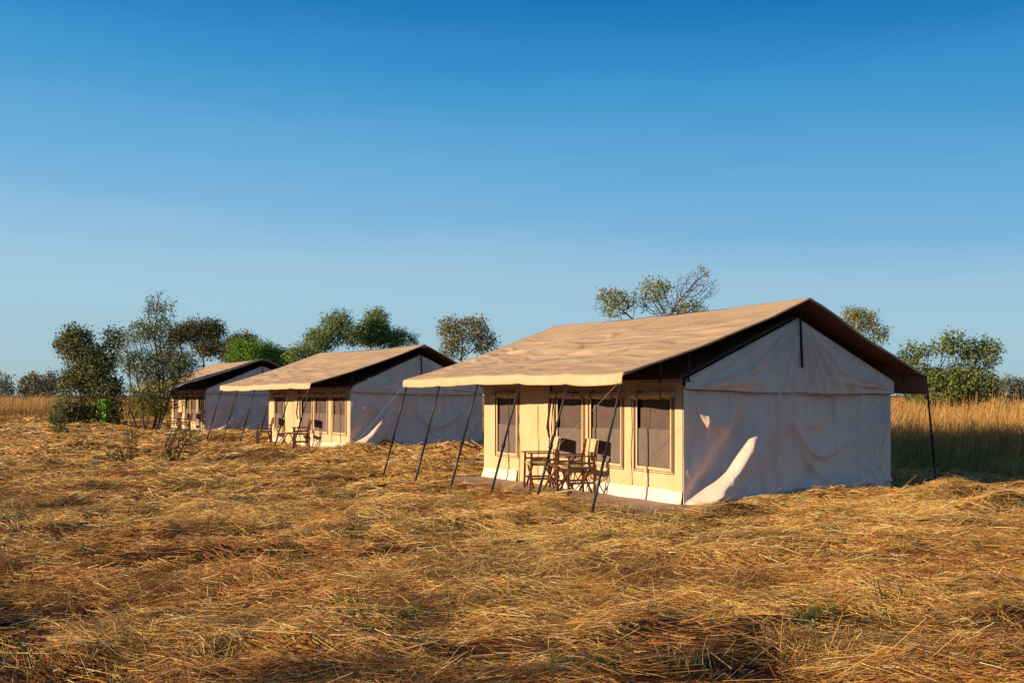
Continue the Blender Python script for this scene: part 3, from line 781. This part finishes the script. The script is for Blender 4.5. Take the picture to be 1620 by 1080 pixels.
GREEN = [(0.116, 0.190, 0.042), (0.189, 0.267, 0.057), (0.273, 0.289, 0.067), (0.336, 0.223, 0.057)]
def tree(name, label, px, py, dist, lobes, seed, npts=350, leaves=5, leaf=.11, cl=.22, stems=2, step=.22, colors=GREEN, weights=(3, 4, 2, 1), bark='bark', r_tip=.010, r_max=.16,
         cat='tree', group=None, dk=.38, tipr=2.2, bare=0.0, wob=.25, depth=.8, maxn=2600, lens=None):
    """lobes: photo-pixel boxes (x0, y0, x1, y1) of the crown's masses, all at about the tree's distance"""
    rng = np.random.default_rng(seed)
    bx, bz = px_at(px, py, dist); bz = hz(bx, dist)
    blobs = []
    for i, (x0, y0, x1, y1) in enumerate(lobes):
        xa, z1 = px_at(x0, y0, dist); xb, z0 = px_at(x1, y1, dist)
        rx, rz = (xb - xa) / 2, (z1 - z0) / 2
        blobs.append(((xa + xb) / 2 - bx, rng.uniform(-.35, .35) * rx * (len(lobes) > 1), (z0 + z1) / 2 - bz, rx, rx * depth if rx < 2.4 else 2.4 * depth, rz))
    step *= .62; dk *= .5; r_tip *= .62
    V, par = colonise((0, 0, 0), blobs, int(npts * 2.0), rng, stems, step, max(1.5, 7 * step), dk, wob=wob, maxn=8000, maxit=260)
    T = thing(name, label, cat, (bx, dist, bz), 0, group)
    me, r = branch_mesh('trunk', V, par, r_tip, M[bark], r_max)
    put('trunk', me, T)
    tips = np.where(r < r_tip * tipr)[0]
    if bare > 0: # some twigs carry no leaves
        nb = vnoise(V[tips, 0] * 1.4, V[tips, 2] * 1.4, seed); tips = tips[nb > bare * (.6 + .8 * rng.random(len(tips)))]
    if leaves > 0 and len(tips):
        C = V[rng.choice(tips, int(leaves * 1000))]; C = C + np.clip(rng.normal(size=C.shape), -1.5, 1.5) * cl * (.35 + .75 * rng.random((len(C), 1)))
        put('crown', leaf_mesh('crown', C, leaf, rng, colors, weights, M['leaf']), T)
    return T

DARKG = [(.062, .085, .030), (.095, .115, .038), (.15, .15, .052), (.21, .13, .052)]
BRIGHT = [(0.134, 0.267, 0.036), (0.198, 0.363, 0.049), (0.270, 0.382, 0.073), (0.090, 0.172, 0.032)]
BROWN = [(0.154, 0.114, 0.052), (0.216, 0.163, 0.065), (0.126, 0.142, 0.049), (0.270, 0.191, 0.065)]
OLIVE = [(0.176, 0.205, 0.055), (0.264, 0.270, 0.080), (0.334, 0.298, 0.087), (0.140, 0.158, 0.048), (0.351, 0.223, 0.063)]
GREYB = [(0.122, 0.109, 0.080), (0.157, 0.145, 0.103), (0.100, 0.106, 0.064), (0.186, 0.152, 0.090)]  # grey-brown leaves with the haze of distance put into the colour

TREES_L = 'trees beside the farthest tent'; TREES_B = 'trees behind the tents'
THIN = [(0.155, 0.183, 0.049), (0.218, 0.232, 0.062), (0.291, 0.203, 0.057), (0.127, 0.193, 0.041)]
# leaves = total leaf count, in thousands
tree('evergreen_tree', 'dense dark green tree left of the thin twiggy tree', 140, 676, 47, [(92, 516, 150, 572), (118, 545, 188, 606), (88, 578, 150, 636), (138, 590, 200, 660), (85, 632, 150, 678), (140, 640, 195, 678), (165, 514, 196, 556)], 3, 1560, 21.5, 0.128, .22, 5, .22, DARKG, (3, 4, 2, 1.2), 'bark_dark', group=TREES_L, bare=.2, dk=.28, maxn=6000)
tree('thin_tree', 'tall thin-leaved tree with many bare upright stems before the farthest tent', 234, 682, 40.5, [(225, 458, 275, 520), (200, 500, 285, 560), (190, 545, 300, 610), (200, 600, 305, 655), (255, 540, 318, 600), (185, 520, 230, 600)], 4, 2000, 15.5, 0.085, .13, 9, .18, THIN, (3, 3, 2, 2), 'bark_dark', r_tip=.0075, group=TREES_L, dk=.18, bare=.22, maxn=8500, wob=.3)
tree('umbrella_tree', 'flat-topped dark tree rising behind the farthest tent', 318, 660, 62, [(270, 507, 330, 540), (300, 505, 355, 540), (305, 535, 352, 565), (262, 518, 300, 550)], 5, 960, 9.7, 0.136, .26, 2, .26, DARKG + [(.07, .04, .03)], (3, 3, 1, 2, 2), 'bark_dark', r_max=.2, group=TREES_B, dk=.36, maxn=4500)
tree('bright_green_tree', 'bright green bushy tree between the farthest and middle tents', 405, 655, 66, [(360, 538, 405, 585), (385, 540, 445, 590), (415, 548, 462, 590)], 6, 840, 12.6, 0.144, .28, 3, .28, BRIGHT, (3, 3, 2, 2), group=TREES_B, dk=.4, maxn=4500)
tree('dark_far_tree', 'dark tree top peeping above the bright green tree', 375, 650, 82, [(355, 527, 410, 565), (340, 540, 375, 575)], 7, 360, 6.3, 0.176, .34, 2, .36, DARKG, (3, 3, 1, 1), 'bark_dark', group=TREES_B, dk=.5)
tree('feathery_tree', 'feathery green tree above the ridge of the middle tent', 525, 650, 58, [(480, 515, 535, 560), (505, 490, 560, 545), (450, 545, 510, 580), (540, 510, 575, 550)], 8, 1080, 11.7, 0.119, .24, 5, .26, GREEN, (3, 4, 2, 1), group=TREES_B, dk=.34, bare=.2, maxn=5000, r_tip=.008)
tree('round_green_tree', 'denser dark green tree above the middle tent, its crown ending in a loose tip', 595, 650, 60, [(558, 505, 620, 550), (575, 488, 616, 525), (600, 520, 650, 552), (640, 530, 662, 552)], 9, 840, 11.7, 0.120, .24, 3, .26, [(.085, .14, .035), (.12, .17, .04), (.19, .2, .05)], (3, 3, 1), group=TREES_B, dk=.36, maxn=4500)
tree('open_crown_tree', 'round open-crowned tree with brown leaves between the middle and nearest tents', 735, 650, 44, [(690, 500, 740, 545), (725, 498, 775, 540), (740, 520, 790, 560), (695, 530, 745, 570)], 10, 880, 5.2, 0.108, .15, 3, .20, BROWN + [(.08, .09, .03)], (2, 3, 2, 2, 3), group=TREES_B, dk=.28, maxn=4500, r_tip=.008)
tree('spreading_tree', 'spreading half-bare tree with yellowish leaves above the nearest tent roof', 1045, 650, 30, [(935, 455, 1000, 505), (1000, 435, 1070, 495), (1060, 430, 1140, 480), (1085, 418, 1125, 460), (1020, 470, 1120, 510)], 12, 1430, 3.2, 0.075, .11, 3, .15, OLIVE, (3, 3, 2, 3, 1), group=TREES_B, dk=.17, bare=.45, wob=.38, maxn=5000, r_tip=.006)
tree('slender_tree', 'slender pale-leaved tree peeping over the rear slope of the nearest tent', 1368, 650, 34, [(1330, 482, 1395, 520), (1345, 500, 1410, 550), (1360, 540, 1400, 600)], 13, 600, 3.3, 0.080, .12, 2, .17, OLIVE, (3, 3, 2, 1, 1), group=TREES_B, dk=.23, bare=.3, wob=.35, r_tip=.006)
tree('loose_bush_tree', 'loose leafy tree standing in the tall golden grass beyond the nearest tent', 1500, 660, 33, [(1420, 540, 1480, 600), (1470, 522, 1540, 590), (1520, 530, 1588, 590), (1430, 575, 1590, 645)], 14, 1430, 15.4, 0.095, .13, 6, .17, [(.15, .21, .045), (.22, .26, .065), (.30, .28, .08), (.11, .15, .038)], (3, 3, 2, 2), group=TREES_B, dk=.23, bare=.18, wob=.35, maxn=6000, r_tip=.007)
tree('hazy_bush', 'haze-grey bush at the picture edge, right of the loose leafy tree', 1610, 650, 60, [(1575, 595, 1625, 640), (1610, 600, 1660, 640)], 15, 500, 4, .16, .22, 5, .3, GREYB, (1, 1, 1, 1), group='grey bushes on the skyline', dk=.4, cat='bush')
for k, (x0, y0, x1, y1) in enumerate([(-40, 590, 22, 640), (28, 588, 62, 640), (52, 587, 95, 640)]):
    tree('hazy_bush', ['grey-brown bush cut by the photo edge on the far skyline', 'grey-brown skyline bush between its two neighbours left of the dark green tree', 'grey-brown skyline bush touching the dark green tree'][k],
         (x0 + x1) / 2, 640, 105, [(x0, y0 + 6, (x0 + x1) / 2 + 4, y1), ((x0 + x1) / 2 - 4, y0, x1, y1)], 20 + k, 600, 2.6, .24, .34, 6, .42, GREYB, (1, 1, 1, 1), group='grey bushes on the skyline', dk=.5, cat='bush', r_tip=.016)
# low shrubs of the clearing
SH = 'low dry shrubs in the mown clearing'
tree('twig_shrub', 'twiggy dry shrub below the farthest tent, the larger of the two', 275, 735, 23.8, [(256, 690, 285, 735), (266, 664, 300, 714), (290, 672, 322, 722)], 30, 560, .5, .05, .04, 9, .07, BROWN, (1, 1, 1, 1), 'bark_dark', r_tip=.0055, r_max=.02, cat='shrub', group=SH, dk=.085, bare=.3, wob=.35)
tree('twig_shrub', 'small twiggy dry shrub below the thin tree', 200, 737, 23.4, [(168, 700, 196, 738), (196, 672, 222, 730)], 31, 400, .35, .05, .04, 7, .07, BROWN, (1, 1, 1, 1), 'bark_dark', r_tip=.0055, r_max=.02, cat='shrub', group=SH, dk=.085, bare=.3, wob=.35)
tree('stump_bush', 'small dark leafy bush at the foot of the dense dark green tree', 88, 690, 37, [(78, 648, 104, 680), (82, 662, 110, 692)], 32, 200, .6, .08, .08, 4, .12, DARKG, (3, 3, 1, 2), 'bark_dark', cat='bush', dk=.16, r_tip=.006)
tree('aloe_clump', 'bright green leafy clump glowing against the dense dark tree', 165, 672, 43.5, [(156, 632, 176, 646)], 33, 30, .12, .24, .07, 2, .14, BRIGHT, (1, 3, 2, 1), cat='plant', dk=.2, r_tip=.008)
# trees outside the frame whose shade falls into the picture
SHADE = 'shade trees west of the clearing'
def side_tree(name, label, x, y, blobs_px, seed, **kw):
    tree(name, label, 810 + x / y * F_PX, 900, y, [(810 + (x + a) / y * F_PX, HOR - (z1 - EYE) / y * F_PX, 810 + (x + b_) / y * F_PX, HOR - (z0 - EYE) / y * F_PX) for (a, b_, z0, z1) in blobs_px], seed, group=SHADE, **kw)
side_tree('shade_bush', 'unseen airy bush added west of the clearing to shade the corner of the straw', -13.0, 2.4, [(-2.4, .6, .5, 1.9), (-.6, 2.4, .6, 2.2), (-1.4, 1.4, 1.0, 2.6)], 42, npts=600, leaves=3.5, leaf=.11, cl=.2, stems=5, step=.25, dk=.34, r_tip=.008, bare=.3, depth=1)  # unseen bush, added and sized to shade the near left corner
side_tree('shade_bush', 'unseen airy bush added nearest the camera to darken the foreground straw', -9.6, .9, [(-1.8, .4, .9, 2.4), (-.4, 1.8, 1.0, 2.6), (-1.0, 1.0, 1.6, 3.0)], 44, npts=500, leaves=2.6, leaf=.10, cl=.2, stems=5, step=.25, dk=.34, r_tip=.007, bare=.3, depth=1)  # unseen bush, added only to dim the nearest straw
side_tree('shade_bush', 'low dense bush west of the clearing beyond the airy one', -20.5, 19.6, [(-1.4, .6, .3, 1.8), (-.4, 1.4, .3, 2.0)], 43, npts=400, leaves=6, leaf=.12, cl=.2, stems=5, step=.22, dk=.3, r_tip=.008, depth=1)

# ------------------------------------------------------------------ straw, tall grass (stuff)
def blades_mesh(name, base, direc, length, width, bend, colors, rng, mat, segs=2, up=None):
    """ribbons: base (n,3), direction unit (n,3), bend is a vector added quadratically"""
    n = len(base)
    side = np.cross(direc, up if up is not None else rng.normal(size=(n, 3))); side /= np.linalg.norm(side, axis=1)[:, None] + 1e-9
    rows = []
    for k in range(segs + 1):
        t = k / segs
        c = base + direc * (length * t)[:, None] + bend * (t * t)
        w = width * (1 - .55 * t) * .5
        rows.append(c - side * w[:, None]); rows.append(c + side * w[:, None])
    v = np.stack(rows, 1).reshape(-1, 3); S = 2 * (segs + 1)
    o = np.arange(n)[:, None] * S
    f = np.concatenate([np.concatenate([o + 2 * k, o + 2 * k + 1, o + 2 * k + 3, o + 2 * k + 2], 1) for k in range(segs)], 0)
    return mesh_np(name, v, f, 4, mat, cols=np.repeat(colors, S, 0))

def grass_clump(i, n, rad, hmin, hmax, wid, lean, cols, mat, head=True):
    rng = np.random.default_rng(800 + i)
    p = rng.normal(size=(n, 3)) * rad * .5; p[:, 2] = -.03
    a = rng.random(n) * 6.283; le = np.abs(rng.normal(0, lean, n))
    d = np.stack([np.cos(a) * np.sin(le), np.sin(a) * np.sin(le), np.cos(le)], 1)
    ln = rng.uniform(hmin, hmax, n)
    bend = np.stack([np.cos(a) * .8 + .8, np.sin(a) * .6, -np.full(n, .35)], 1) * (ln * rng.uniform(.02, .30, n))[:, None]
    ln = np.where(rng.random(n) < .12, ln * 1.18, ln)
    cols = np.array(cols); col = cols[rng.integers(len(cols), size=n)] * (.75 + .5 * rng.random((n, 1)))
    if head:
        hd = rng.random(n) < .10; ln = np.where(hd, ln * 1.15, ln); col[hd] = np.array([.36, .16, .075]) * (.8 + .4 * rng.random((hd.sum(), 1)))
    return blades_mesh('grass_clump', p, d, ln, np.full(n, wid) * (.6 + .8 * rng.random(n)), bend, col, rng, mat, 3)

def scatter(name, label, meshes, P, rotz, scale, tilt, cat, pick, seed=0):
    """one object: points carrying clump instances (geometry nodes)"""
    lib = bpy.data.collections.new(name + '_kinds')
    for k, me in enumerate(meshes):
        lib.objects.link(bpy.data.objects.new('%s_kind_%02d' % (name, k), me))
    me = bpy.data.meshes.new(name); n = len(P)
    me.vertices.add(n); me.vertices.foreach_set('co', np.asarray(P, np.float32).ravel())
    at = me.attributes.new('rot', 'FLOAT_VECTOR', 'POINT'); rv = np.concatenate([tilt, rotz[:, None]], 1).astype(np.float32); at.data.foreach_set('vector', rv.ravel())
    at = me.attributes.new('siz', 'FLOAT_VECTOR', 'POINT'); at.data.foreach_set('vector', np.asarray(scale, np.float32).ravel())
    at = me.attributes.new('pick', 'INT', 'POINT'); at.data.foreach_set('value', np.asarray(pick, np.int32))
    me.update()
    o = put(name, me)
    g = bpy.data.node_groups.new(name, 'GeometryNodeTree')
    g.interface.new_socket('Geometry', in_out='INPUT', socket_type='NodeSocketGeometry'); g.interface.new_socket('Geometry', in_out='OUTPUT', socket_type='NodeSocketGeometry')
    gi, go = g.nodes.new('NodeGroupInput'), g.nodes.new('NodeGroupOutput')
    ci = g.nodes.new('GeometryNodeCollectionInfo'); ci.inputs['Collection'].default_value = lib; ci.inputs['Separate Children'].default_value = True; ci.inputs['Reset Children'].default_value = True
    ip = g.nodes.new('GeometryNodeInstanceOnPoints'); ip.inputs['Pick Instance'].default_value = True
    def na(nm, ty):
        a = g.nodes.new('GeometryNodeInputNamedAttribute'); a.data_type = ty; a.inputs['Name'].default_value = nm; return a
    e2r = g.nodes.new('FunctionNodeEulerToRotation')
    g.links.new(na('rot', 'FLOAT_VECTOR').outputs['Attribute'], e2r.inputs[0])
    g.links.new(gi.outputs[0], ip.inputs['Points']); g.links.new(ci.outputs[0], ip.inputs['Instance'])
    g.links.new(e2r.outputs[0], ip.inputs['Rotation']); g.links.new(na('siz', 'FLOAT_VECTOR').outputs['Attribute'], ip.inputs['Scale'])
    g.links.new(na('pick', 'INT').outputs['Attribute'], ip.inputs['Instance Index'])
    g.links.new(ip.outputs[0], go.inputs[0])
    md = o.modifiers.new('scatter', 'NODES'); md.node_group = g
    return tag(o, label, cat, kind='stuff')

rng = np.random.default_rng(77)
def sample(Y0, Y1, dens, pad=2.5):
    """points on the ground between two distances, across the view and a step beyond"""
    area = (Y1 - Y0) * (.55 * (Y0 + Y1) + 2 * pad); n = int(area * dens)
    y = Y0 + (Y1 - Y0) * rng.random(int(n * 1.6)); hw = .55 * y + pad
    k = rng.random(len(y)) < hw / (.55 * Y1 + pad); y = y[k][:n]
    x = (rng.random(len(y)) * 2 - 1) * (.55 * y + pad)
    return x, y

def outside_tents(x, y, m=.0, sheet=True):
    k = np.ones(len(x), bool)
    for i, t in enumerate(TENTS):
        lx, ly = to_local(t, x, y)
        x0 = -1.2 if i == 0 else -.12
        k &= ~((lx > x0 - m + .10 * fbm(ly * 1.3, lx, 3, 2)) & (lx < W + .1 + m) & (ly > (-.12 if True else 0) - m - (.55 * (lx < 0) if i == 0 else 0)) & (ly < LEN + .1 + m))
    return k

BACK0 = 8.3
def tall_zone(x, y):
    """where the grass was left standing: beyond the clearing"""
    lx, ly = to_local(TENTS[0], x, y)
    edge = BACK0 + 1.2 * fbm(ly * .22, lx * .1, 55, 2) + .05 * np.maximum(ly, 0)
    a = lx > edge
    lft = (y > 53 + 3 * fbm(x * .1, y * .1, 56, 2)) & (x < -14)
    return a | lft

# heights looked up on a grid for the hundreds of thousands of stalks
HX = np.arange(-44, 44, .125); HY = np.arange(2, 66, .125)
HG = height(*np.meshgrid(HX, HY, indexing='ij'))
def hfast(x, y):
    fx = np.clip((x - HX[0]) / .125, 0, len(HX) - 1.001); fy = np.clip((y - HY[0]) / .125, 0, len(HY) - 1.001)
    i, j = fx.astype(int), fy.astype(int); fx -= i; fy -= j
    return (HG[i, j] * (1 - fx) + HG[i + 1, j] * fx) * (1 - fy) + (HG[i, j + 1] * (1 - fx) + HG[i + 1, j + 1] * fx) * fy

STRAW = np.array([(.76, .42, .095), (.86, .55, .165), (.64, .29, .06), (.44, .145, .036), (.26, .075, .022), (.52, .35, .11), (.90, .70, .36)])
SW_GOLD = np.array([3, 3.2, 1.5, .7, .6, 1, 2.0]); SW_RED = np.array([1.2, .6, 2.5, 3, 3.2, .5, .5])
def straws(Y0, Y1, dens, wid, lmin, lmax, segs, thick):
    x, y = sample(Y0, Y1, dens)
    k = outside_tents(x, y) & ~tall_zone(x, y)
    patch = fbm(x * .9, y * 1.3, 65, 3)
    k &= rng.random(len(x)) < np.clip(.75 + 1.6 * patch, .12, 1)
    x, y, patch = x[k], y[k], patch[k]; n = len(x)
    a = .65 * fbm(x * .30, y * .30, 61, 2) + 1.2 * fbm(x * 1.6, y * 1.6, 62, 2) - .10 + rng.normal(0, .40, n) + (rng.random(n) < .22) * rng.uniform(-1.6, 1.6, n)
    ln = lmin + (lmax - lmin) * rng.random(n) ** 1.6
    dx, dy = np.cos(a) * ln * .5, np.sin(a) * ln * .5
    bow = rng.normal(0, .06, n) * ln
    lay = np.abs(rng.normal(0, thick, n)) + .004
    l0 = lay + np.maximum(rng.normal(0, .022, n), -lay * .8); l1 = lay + np.maximum(rng.normal(0, .022, n), -lay * .8)
    up = rng.random(n) < .03
    l1 = np.where(up, l1 + rng.uniform(.02, .6, n) * ln, l1)
    ts = np.linspace(-1, 1, segs + 1)
    c = []
    for t in ts:
        px, py = x + dx * t - np.sin(a) * bow * (1 - t * t), y + dy * t + np.cos(a) * bow * (1 - t * t)
        w01 = (t + 1) / 2
        c.append(np.stack([px, py, hfast(px, py) + l0 * (1 - w01) + l1 * w01 + (.3 * lay * (1 - t * t))], 1))
    roll = rng.uniform(-1.5, 1.5, n)
    side = np.stack([-np.sin(a) * np.cos(roll), np.cos(a) * np.cos(roll), np.sin(roll)], 1)
    w = wid * (.55 + .9 * rng.random(n))
    rows = []
    for t, p in zip(ts, c):
        h_ = (w * (1 - .2 * (t + 1)) * .5)[:, None] * side
        rows += [p - h_, p + h_]
    S = 2 * (segs + 1)
    v = np.stack(rows, 1).reshape(-1, 3)
    red = .9 * fbm(x * .45, y * .6, 66, 3) - .4 * patch + .42 * sstep(12, 6, y + 1.5 * fbm(x * .3, y * .3, 67, 2)) - .12  # straw reddens in patches; towards the camera it also paints in a darker foreground
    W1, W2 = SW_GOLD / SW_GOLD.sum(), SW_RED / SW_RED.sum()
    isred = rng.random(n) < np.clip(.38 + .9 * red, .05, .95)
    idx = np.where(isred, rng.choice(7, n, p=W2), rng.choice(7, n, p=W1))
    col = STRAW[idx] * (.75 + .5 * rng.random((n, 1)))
    o = np.arange(n)[:, None] * S
    f = np.concatenate([np.concatenate([o + 2 * k, o + 2 * k + 1, o + 2 * k + 3, o + 2 * k + 2], 1) for k in range(segs)], 0)
    return v, f, np.repeat(col, S, 0)
vs, fs, cs, base = [], [], [], 0
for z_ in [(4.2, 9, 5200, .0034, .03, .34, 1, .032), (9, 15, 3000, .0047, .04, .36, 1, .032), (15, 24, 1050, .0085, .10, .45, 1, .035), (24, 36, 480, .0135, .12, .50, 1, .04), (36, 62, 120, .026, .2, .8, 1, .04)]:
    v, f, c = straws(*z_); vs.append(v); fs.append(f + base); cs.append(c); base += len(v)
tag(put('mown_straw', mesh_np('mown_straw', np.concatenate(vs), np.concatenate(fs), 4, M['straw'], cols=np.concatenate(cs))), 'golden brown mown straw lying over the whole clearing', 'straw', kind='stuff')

# stubble still standing in places, thickest along the nearest tent's front
stub = [grass_clump(k, 46, .20, .05, .20, .006, .45, [(.46, .34, .12), (.56, .42, .17), (.34, .22, .08), (.24, .22, .07)], M['straw'], False) for k in range(5)]
x, y = sample(4.2, 27, 5.0)
lx, ly = to_local(TENTS[0], x, y)
dn = fbm(x * .5, y * .5, 64, 3)
near = np.exp(-((lx + 1.7) / .8) ** 2) * (ly > -1.5) * (ly < 7)
k = outside_tents(x, y) & ~tall_zone(x, y) & (rng.random(len(x)) < np.clip(.06 + .6 * sstep(.1, .6, dn) + .9 * near, 0, 1))
x, y = x[k], y[k]; n = len(x)
scatter('stubble', 'short upright stubble poking through the mown straw', stub, np.stack([x, y, height(x, y)], 1), rng.random(n) * 6.283,
        np.repeat(rng.uniform(.6, 1.3, n)[:, None], 3, 1), np.zeros((n, 2)), 'stubble', rng.integers(0, 5, n))

# green weeds
weed = [grass_clump(40 + k, 26, .14, .06, .2, .012, .7, [(.06, .10, .02), (.09, .13, .03), (.05, .08, .02)], M['leaf'], False) for k in range(3)]
wp = [(465, 905), (475, 912), (800, 858), (965, 862), (640, 1000), (1560, 930), (1480, 940), (350, 770), (150, 880), (290, 890), (1230, 880), (560, 985), (1300, 1010)]
x = []; y = []
for (a, b_) in wp:
    Yd = F_PX * EYE / (b_ - HOR)
    for q in range(5): x.append((a - 810) / F_PX * Yd + rng.normal(0, .09)); y.append(Yd + rng.normal(0, .12))
xx, yy = sample(5, 24, .35); x = np.array(x + list(xx)); y = np.array(y + list(yy)); k = outside_tents(x, y) & ~tall_zone(x, y); x, y = x[k], y[k]; n = len(x)
scatter('weeds', 'small green weeds growing among the straw', weed, np.stack([x, y, height(x, y) + .01], 1), rng.random(n) * 6.283,
        np.repeat(rng.uniform(.5, 1.1, n)[:, None], 3, 1), np.zeros((n, 2)), 'weeds', rng.integers(0, 3, n))

# tall standing grass
TG = [(.54, .30, .07), (.62, .38, .10), (.46, .22, .05), (.66, .45, .16), (.36, .17, .055)]
tall = [grass_clump(60 + k, 70, .62, .75, 1.5, .009, .10, TG, M['tall']) for k in range(5)] + [grass_clump(70 + k, 60, 1.1, .7, 1.45, .022, .10, TG, M['tall']) for k in range(4)]
def zone(x0, x1, y0, y1, dens):
    n = int((x1 - x0) * (y1 - y0) * dens); return x0 + (x1 - x0) * rng.random(n), y0 + (y1 - y0) * rng.random(n)
x, y = zone(-14, 34, 18, 46, 5.0)
lx, ly = to_local(TENTS[0], x, y)
k = tall_zone(x, y) & (lx < BACK0 + 10.5) & (np.abs(x) < .62 * y + 4); x1, y1 = x[k], y[k]
x, y = zone(-70, 66, 24, 120, .9)
lx, ly = to_local(TENTS[0], x, y)
k = tall_zone(x, y) & (np.abs(x) < .62 * y + 4) & ~((lx < BACK0 + 9) & (y < 46) & (x > -14)); x2, y2 = x[k], y[k]
x = np.concatenate([x1, x2]); y = np.concatenate([y1, y2]); n = len(x)
pick = np.concatenate([rng.integers(0, 5, len(x1)), 5 + rng.integers(0, 4, len(x2))])
hs = rng.uniform(.68, 1.06, n) * (1 + .22 * fbm(x * .35, y * .35, 57, 3) + .20 * fbm(x * 1.1, y * 1.1, 58, 2)) * np.where(rng.random(n) < .06, 1.15, 1)
lx, ly = to_local(TENTS[0], x, y)
hs *= np.where(y < 60, .22 + .78 * sstep(.5, 5.2, lx - BACK0 + 1.0 - .05 * np.maximum(ly, 0)), 1)
s3 = np.stack([rng.uniform(.8, 1.3, n), rng.uniform(.8, 1.3, n), hs], 1)
scatter('tall_grass', 'tall golden dry grass standing beyond the mown clearing', tall, np.stack([x, y, height(x, y)], 1), rng.normal(0, .5, n), s3, rng.normal(0, .05, (n, 2)), 'grass', pick)

# blue scrap of plastic in the straw by the rear pole
bxx, byy = (1495 - 810) / F_PX * 15.6, 15.6
s = MB(); s.tube([(0, 0, 0), (.06, .02, .012), (.10, .03, .01)], [.018, .022, .012], 10)
o = s.build('bottle_cap_scrap', M['blue'], None, smooth=True); o.location = (bxx, byy, hz(bxx, byy) + .07)
tag(o, 'tiny blue plastic scrap lying in the straw by the rear tent pole', 'plastic scrap')
